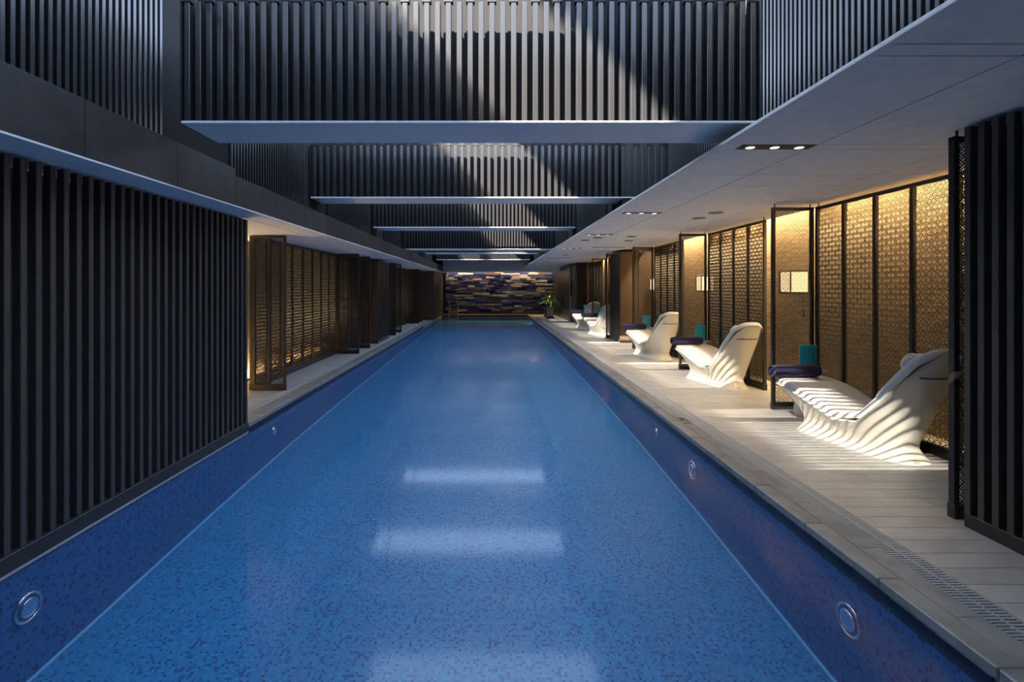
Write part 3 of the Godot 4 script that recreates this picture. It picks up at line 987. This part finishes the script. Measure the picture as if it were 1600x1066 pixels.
func shell_pt(s: float, ph: float, grow := 0.0) -> Vector3:
	var u0: float
	if s < 0.3: u0 = 0.06 * sin(PI / 2 * s / 0.3)
	else: u0 = 0.06 - 0.28 * pow((s - 0.3) / 0.7, 1.7)
	var u1: float
	if s < 0.22: u1 = 1.22 - 0.09 * sin(PI / 2 * s / 0.22)
	else: u1 = 1.13 + 0.33 * pow((s - 0.22) / 0.78, 1.25)
	u0 -= grow; u1 += grow
	var mid := (u0 + u1) / 2
	var hf := (u1 - u0) / 2
	var c := cos(ph)
	var sn := sin(ph)
	var n := lerpf(5.0, 2.9, smoothstep(-0.6, 0.6, c))
	var cu := signf(c) * pow(absf(c), 2.0 / n)
	var cw := signf(sn) * pow(absf(sn), 2.0 / n)
	var u := mid + hf * cu
	var wb := lerpf(0.27, 0.25, smoothstep(0.0, 1.0, u))
	var wm := wb - 0.055
	var w: float
	if s < 0.3: w = lerpf(wb, wm, sin(PI / 2 * s / 0.3))
	else: w = lerpf(wm, half_top(u), pow((s - 0.3) / 0.7, 1.6))
	return Vector3((w + grow) * cw, s * rim_y(u), u)

func lounger_shell() -> ArrayMesh:
	var st := SurfaceTool.new()
	st.begin(Mesh.PRIMITIVE_TRIANGLES)
	st.set_smooth_group(0)
	var N := 72
	var S := 26
	var pts := []
	for i in S + 1:
		var r := []
		for k in N: r.append(shell_pt(float(i) / S, TAU * k / N))
		pts.append(r)
	# rolled rim: out a little, then in
	var rim := []
	var rin := []
	for k in N:
		var p := shell_pt(1.0, TAU * k / N, 0.012)
		rim.append(p + Vector3(0, 0.008, 0))
		var q := shell_pt(1.0, TAU * k / N, -0.012)
		rin.append(q + Vector3(0, 0.018, 0))
	pts.append(rim)
	pts.append(rin)
	for i in pts.size() - 1:
		for k in N:
			var k2 := (k + 1) % N
			quad(st, pts[i][k2], pts[i][k], pts[i + 1][k], pts[i + 1][k2])
	# top, strips across
	var top: Array = rin
	for k in N / 2:
		var a: Vector3 = top[k]
		var b: Vector3 = top[(k + 1) % N]
		var c: Vector3 = top[(N - k - 1) % N]
		var d: Vector3 = top[(N - k) % N]
		tri(st, a, b, c); tri(st, a, c, d)
	st.index()
	st.generate_normals()
	return st.commit()

func pad_pt(u: float, x: float, h: float) -> Vector3:
	var e := 0.01
	var sl := (rim_y(u + e) - rim_y(u - e)) / (2 * e)
	var n := Vector2(-sl, 1).normalized()
	return Vector3(x, rim_y(u) + 0.016 + n.y * h, u + n.x * h)

func lounger_pad(ua: float, ub: float, inset: float, add: float) -> ArrayMesh:
	var st := SurfaceTool.new()
	st.begin(Mesh.PRIMITIVE_TRIANGLES)
	st.set_smooth_group(0)
	var N := 64
	var layers := [[0.010, -0.006], [0.0, 0.015], [0.0, 0.044], [0.010, 0.060], [0.03, 0.067]]
	var rings := []
	for l in layers:
		var r := []
		for k in N:
			var ph := TAU * k / N
			var c := cos(ph)
			var sn := sin(ph)
			var n := lerpf(6.0, 2.9, smoothstep(-0.5, 0.7, c))
			var u0: float = ua + l[0]
			var u1: float = ub - l[0]
			var u := (u0 + u1) / 2 + (u1 - u0) / 2 * signf(c) * pow(absf(c), 2.0 / n)
			var w: float = (half_top(u) - inset - l[0]) * signf(sn) * pow(absf(sn), 2.0 / n)
			r.append(pad_pt(u, w, l[1] + (add if l[1] > 0.0 else 0.0)))
		rings.append(r)
	for i in rings.size() - 1:
		for k in N:
			var k2 := (k + 1) % N
			quad(st, rings[i][k2], rings[i][k], rings[i + 1][k], rings[i + 1][k2])
	var top: Array = rings[-1]
	for k in N / 2:
		var a: Vector3 = top[k]
		var b: Vector3 = top[(k + 1) % N]
		var c: Vector3 = top[(N - k - 1) % N]
		var d: Vector3 = top[(N - k) % N]
		tri(st, a, b, c); tri(st, a, c, d)
	st.index()
	st.generate_normals()
	return st.commit()

func lounger_seam() -> ArrayMesh:
	# stitched line across the back of the head
	var st := SurfaceTool.new()
	st.begin(Mesh.PRIMITIVE_TRIANGLES)
	var prev := []
	for k in range(-16, 17):
		var ph := 0.62 * k / 16.0
		var lo := 0.3
		var hi := 1.0
		for it in 24:
			var m := (lo + hi) / 2
			if shell_pt(m, ph).y < 0.80: lo = m
			else: hi = m
		var a := shell_pt(lo, ph, 0.0025)
		var b := shell_pt(lo + 0.010, ph, 0.0025)
		if prev: quad(st, a, prev[0], prev[1], b)
		prev = [a, b]
	st.generate_normals()
	return st.commit()

func pillow_mesh() -> ArrayMesh:
	var st := SurfaceTool.new()
	st.begin(Mesh.PRIMITIVE_TRIANGLES)
	st.set_smooth_group(0)
	var N := 20
	var S := 16
	var pts := []
	for i in S + 1:
		var t := -1.0 + 2.0 * i / S
		var k := pow(maxf(1.0 - pow(absf(t), 4.0), 0.0), 0.5)
		var r := []
		for j in N:
			var ph := TAU * j / N
			r.append(Vector3(t * 0.21, sin(ph) * 0.062 * k, cos(ph) * 0.092 * k))
		pts.append(r)
	for i in S:
		for j in N:
			var j2 := (j + 1) % N
			quad(st, pts[i][j2], pts[i][j], pts[i + 1][j], pts[i + 1][j2])
	st.index()
	st.generate_normals()
	return st.commit()

func towel_mesh() -> ArrayMesh:
	# rolled towel along local x: a spiral sheet with thickness
	var st := SurfaceTool.new()
	st.begin(Mesh.PRIMITIVE_TRIANGLES)
	st.set_smooth_group(0)
	var L := 0.28
	var N := 30
	var S := 10
	var pts := []
	for i in S + 1:
		var t := -1.0 + 2.0 * i / S
		var k := 1.0 - 0.18 * pow(absf(t), 8.0)
		var r := []
		for j in N:
			var ph := TAU * j / N
			var rr := 0.082 * k * (1.0 + 0.02 * sin(3 * ph + 4 * t))
			r.append(Vector3(t * L, maxf(sin(ph) * rr * 0.92, -0.068) + 0.07, cos(ph) * rr * 1.12))
		pts.append(r)
	for i in S:
		for j in N:
			var j2 := (j + 1) % N
			quad(st, pts[i][j2], pts[i][j], pts[i + 1][j], pts[i + 1][j2])
	for e in [0, S]:
		var c := Vector3((-1.0 if e == 0 else 1.0) * (L - 0.012), 0.07, 0)
		for j in N:
			var j2 := (j + 1) % N
			if e == 0: tri(st, c, pts[e][j], pts[e][j2])
			else: tri(st, c, pts[e][j2], pts[e][j])
	st.index()
	st.generate_normals()
	return st.commit()

func spiral_mesh() -> ArrayMesh:
	var a := []
	for k in 60:
		var t := k / 59.0
		var ph := t * TAU * 2.6
		var r := lerpf(0.010, 0.068, t)
		a.append(Vector3(0, sin(ph) * r * 0.9, cos(ph) * r * 1.05))
	return tube(a, 0.0045, 6)

func build_loungers() -> void:
	var at := [[3.645, 5.50], [3.67, 8.65], [3.63, 11.72], [3.55, 16.75], [3.55, 19.1]]
	var w := ["closest", "second closest", "third closest", "fourth closest", "farthest"]
	var shell := lounger_shell()
	var pad := lounger_pad(-0.20, 1.43, 0.020, 0.0)
	var hpad := lounger_pad(1.02, 1.445, 0.012, 0.008)
	var seam := lounger_seam()
	var pil := pillow_mesh()
	var tw := towel_mesh()
	var spi := spiral_mesh()
	var turn := deg_to_rad(11.0)
	var strapm: ArrayMesh
	var sp := []
	for k in 24: sp.append(Vector3(0, sin(TAU * k / 24) * 0.064, cos(TAU * k / 24) * 0.094))
	strapm = tube(sp, 0.006, 6, true)
	var tabm := lathe([Vector2(0.0, 0.0), Vector2(0.175, 0.0), Vector2(0.178, 0.03), Vector2(0.165, 0.16), Vector2(0.148, 0.36), Vector2(0.15, 0.54), Vector2(0.155, 0.56)], 96, 0.05, 20)
	for i in 5:
		var o := thing("sun_lounger", "white moulded sun lounger with %s" % ["blue-grey pillow and striped shade, closest to the camera", "full view of its tan back, second from the camera", "full view of its tan back, third from the camera", "raised back partly behind a post, fourth from the camera", "raised back, standing closest to the plants"][i], "sun lounger", Vector3(at[i][0], DECK, -at[i][1]), turn, "white sun loungers")
		mi("shell", shell, M.shell, o)
		mi("mattress", pad, M.pad, o)
		mi("head_pad", hpad, M.pillow, o)
		mi("seam", seam, M.seamdark, o)
		var pp := pad_pt(1.30, 0, 0.115)
		var pl := mi("pillow", pil, M.pillow, o, pp, Vector3(-0.9, 0, 0))
		mi("strap", strapm, M.pad, pl, Vector3(-0.14, 0, 0))
		mi("strap", strapm, M.pad, pl, Vector3(0.14, 0, 0))
		mi("base_plate", cbox(Vector3(0.06, 0.006, 0.035), 0.002), M.table, o, Vector3(-0.05, 0.028, 1.19), Vector3(0.55, 0, 0))
		# rolled towel across the foot
		var b := Basis(Vector3.UP, turn)
		var t := thing("rolled_towel", "rolled navy towel on the foot of the %s lounger" % w[i], "towel", o.position + b * (pad_pt(-0.11, -0.10, 0.067) + Vector3(0, 0.0, 0)), turn * 0.5, "rolled navy towels")
		mi("roll", tw, M.towel, t)
		mi("spiral_edge", spi, M.towel, t, Vector3(-0.277, 0.07, 0))
		# fluted side table with its teal folder
		var tp := Vector3(at[i][0] + 0.35, DECK, -at[i][1] - 0.51)
		var s := thing("side_table", "fluted pale side table behind the towel of the %s lounger" % w[i], "side table", tp, 0.0, "fluted side tables")
		mi("pedestal", tabm, M.table, s)
		mi("table_top", disc(0.165, 0.018, 40), M.table, s, Vector3(0, 0.567, 0))
		var c := thing("menu_folder", "upright teal folder on the side table of the %s lounger" % w[i], "folder", tp + Vector3(-0.055, 0.576, 0.03), -0.12, "upright teal folders")
		mi("cover", cbox(Vector3(0.165, 0.305, 0.012), 0.004), M.teal, c, Vector3(0, 0.1525, 0.02))
		mi("cover", cbox(Vector3(0.165, 0.305, 0.012), 0.004), M.teal, c, Vector3(0, 0.1525, -0.02))
		mi("spine", cbox(Vector3(0.02, 0.305, 0.052), 0.005), M.teal, c, Vector3(0.085, 0.1525, 0))
		var em := []
		for k in 14: em.append(Vector3(-0.03 + 0.004 * k, 0.155 + 0.018 * sin(k * 0.75) - 0.001 * k, 0.0265))
		mi("emblem", tube(em, 0.0016, 5), M.gold, c)
		for k in 9:
			mi("side_lettering", cbox(Vector3(0.010, 0.012, 0.001)), M.tealdark, c, Vector3(0.055, 0.06 + 0.026 * k, 0.0265))

# ------------------------------------------------------------------ small things
func build_small() -> void:
	# underwater lights and inlets: x, y, d, radius
	var li := [[XR, -0.28, 2.853, 0.087, "round underwater pool light in the lounger side, largest in view"], [XR, -0.23, 5.07, 0.088, "second round underwater light along the lounger side"], [XR, -0.16, 6.17, 0.045, "small round water inlet along the lounger side"], [XL, -0.28, 2.965, 0.082, "round underwater pool light below the slatted partition"], [XL, -0.19, 6.31, 0.05, "small round water inlet just past the slatted partition"]]
	for a in li:
		var s := -1.0 if a[0] > 0 else 1.0
		var o := thing("pool_light" if a[3] > 0.08 else "pool_inlet", a[4], "pool light" if a[3] > 0.08 else "inlet", Vector3(a[0], a[1], -a[2]))
		var rot := Vector3(0, 0, PI / 2)
		mi("bezel", tube(ring(a[3], 32), 0.009, 8, true), M.chrome, o, Vector3(s * 0.008, 0, 0), rot)
		mi("flange", disc(a[3] * 0.98, 0.01, 32), M.poolwall, o, Vector3(s * 0.004, 0, 0), rot)
		mi("inner_rim", tube(ring(a[3] * 0.62, 28), 0.007, 8, true), M.chrome, o, Vector3(s * 0.016, 0, 0), rot)
		mi("lens", disc(a[3] * 0.6, 0.012, 28), M.lens, o, Vector3(s * 0.014, 0, 0), rot)
	# ladder at the far end
	var l := thing("pool_ladder", "pair of slim chrome ladder rails at the far pool corner", "ladder", Vector3(-2.2, 0.0, -27.5))
	for x in [-0.24, 0.24]:
		var p := []
		p.append(Vector3(x, DECK + 0.02, -0.42))
		p.append(Vector3(x, 0.7, -0.42))
		for k in 9:
			var ph := PI - PI * k / 8.0
			p.append(Vector3(x, 0.72 + 0.2 * sin(ph), -0.22 + 0.2 * cos(ph)))
		p.append(Vector3(x, 0.0, -0.02))
		p.append(Vector3(x, -0.6, -0.02))
		mi("rail", tube(p, 0.02, 10), M.chrome, l)
	for y in [-0.15, -0.38]:
		mi("rung", tube([Vector3(-0.24, y, -0.02), Vector3(0.24, y, -0.02)], 0.016, 8), M.chrome, l)
	plant("pale green spiky plant in a square black pot", Vector3(2.98, DECK, -24.5), 60, 0.50, 0.95, M.leaf, 0.55)
	plant("taller dark green spiky plant behind the pale one", Vector3(3.02, DECK, -25.9), 55, 0.50, 1.35, M.leafdark, 0.5)
	# coat hooks below the lanterns
	for k in 2:
		var o := thing("coat_hook", ["small dark hook below the lantern at closest lounger", "small dark hook below the lantern at second lounger"][k], "hook", Vector3(4.745, 1.30, -7.3 - 3.05 * k), 0.0, "wall hooks")
		mi("plate", cbox(Vector3(0.012, 0.12, 0.05), 0.002), M.frame, o)
		mi("prong", tube([Vector3(0, 0.02, 0), Vector3(-0.06, 0.0, 0), Vector3(-0.07, 0.03, 0)], 0.008, 6), M.frame, o)

func plant(label: String, at: Vector3, n: int, spread: float, rise: float, mats: Array, pot_h: float) -> void:
	var o := thing("potted_plant", label, "plant", at, 0.0, "potted plants by the cabinet")
	# tapered square pot
	var st := SurfaceTool.new()
	st.begin(Mesh.PRIMITIVE_TRIANGLES)
	st.set_smooth_group(-1)
	var prof := [[0.20, 0.0], [0.19, 0.06], [0.14, 0.10], [0.17, pot_h - 0.06], [0.20, pot_h - 0.04], [0.20, pot_h], [0.165, pot_h], [0.16, pot_h - 0.05]]
	var f := func(i: int, k: int) -> Vector3:
		var r: float = prof[i][0]
		return Vector3(r * [1, 1, -1, -1][k % 4], prof[i][1], r * [-1, 1, 1, -1][k % 4])
	for i in prof.size() - 1:
		for k in 4: quad(st, f.call(i, k + 1), f.call(i, k), f.call(i + 1, k), f.call(i + 1, k + 1))
	st.generate_normals()
	mi("pot", st.commit(), M.pot, o)
	mi("soil", cbox(Vector3(0.32, 0.03, 0.32), 0.004), M.soil, o, Vector3(0, pot_h - 0.05, 0))
	var th := rise * 0.35
	mi("stem", tube([Vector3(0, pot_h - 0.05, 0), Vector3(0.01, pot_h + th * 0.6, 0.01), Vector3(0.0, pot_h + th, 0)], 0.03, 8), M.trunk, o)
	var leaves := []
	for v in 4:
		var s2 := SurfaceTool.new()
		s2.begin(Mesh.PRIMITIVE_TRIANGLES)
		s2.set_smooth_group(0)
		var L := spread * (1.0 + 0.12 * v)
		var droop := 0.25 + 0.28 * v
		var prev := []
		for k in 8:
			var t := k / 7.0
			var w := 0.026 * sin(PI * clampf(0.18 + 0.82 * t, 0, 1)) + 0.001
			var c := Vector3(0, L * (t * 0.72 - droop * t * t), L * t * 0.85)
			var q := [c + Vector3(-w, 0.006, 0), c, c + Vector3(w, 0.006, 0)]
			if prev:
				quad(s2, prev[0], prev[1], q[1], q[0])
				quad(s2, prev[1], prev[2], q[2], q[1])
			prev = q
		s2.index()
		s2.generate_normals()
		leaves.append(s2.commit())
	for k in n:
		var g := rng.randf()
		var y := pot_h + th * (0.55 + 0.5 * g)
		var tilt := -lerpf(0.1, 0.95, g * g) + 0.15 * rng.randf()
		mi("leaf", leaves[(k + rng.randi()) % 4], mats[rng.randi() % mats.size()], o, Vector3(0, y, 0), Vector3(tilt, k * 2.4, 0))
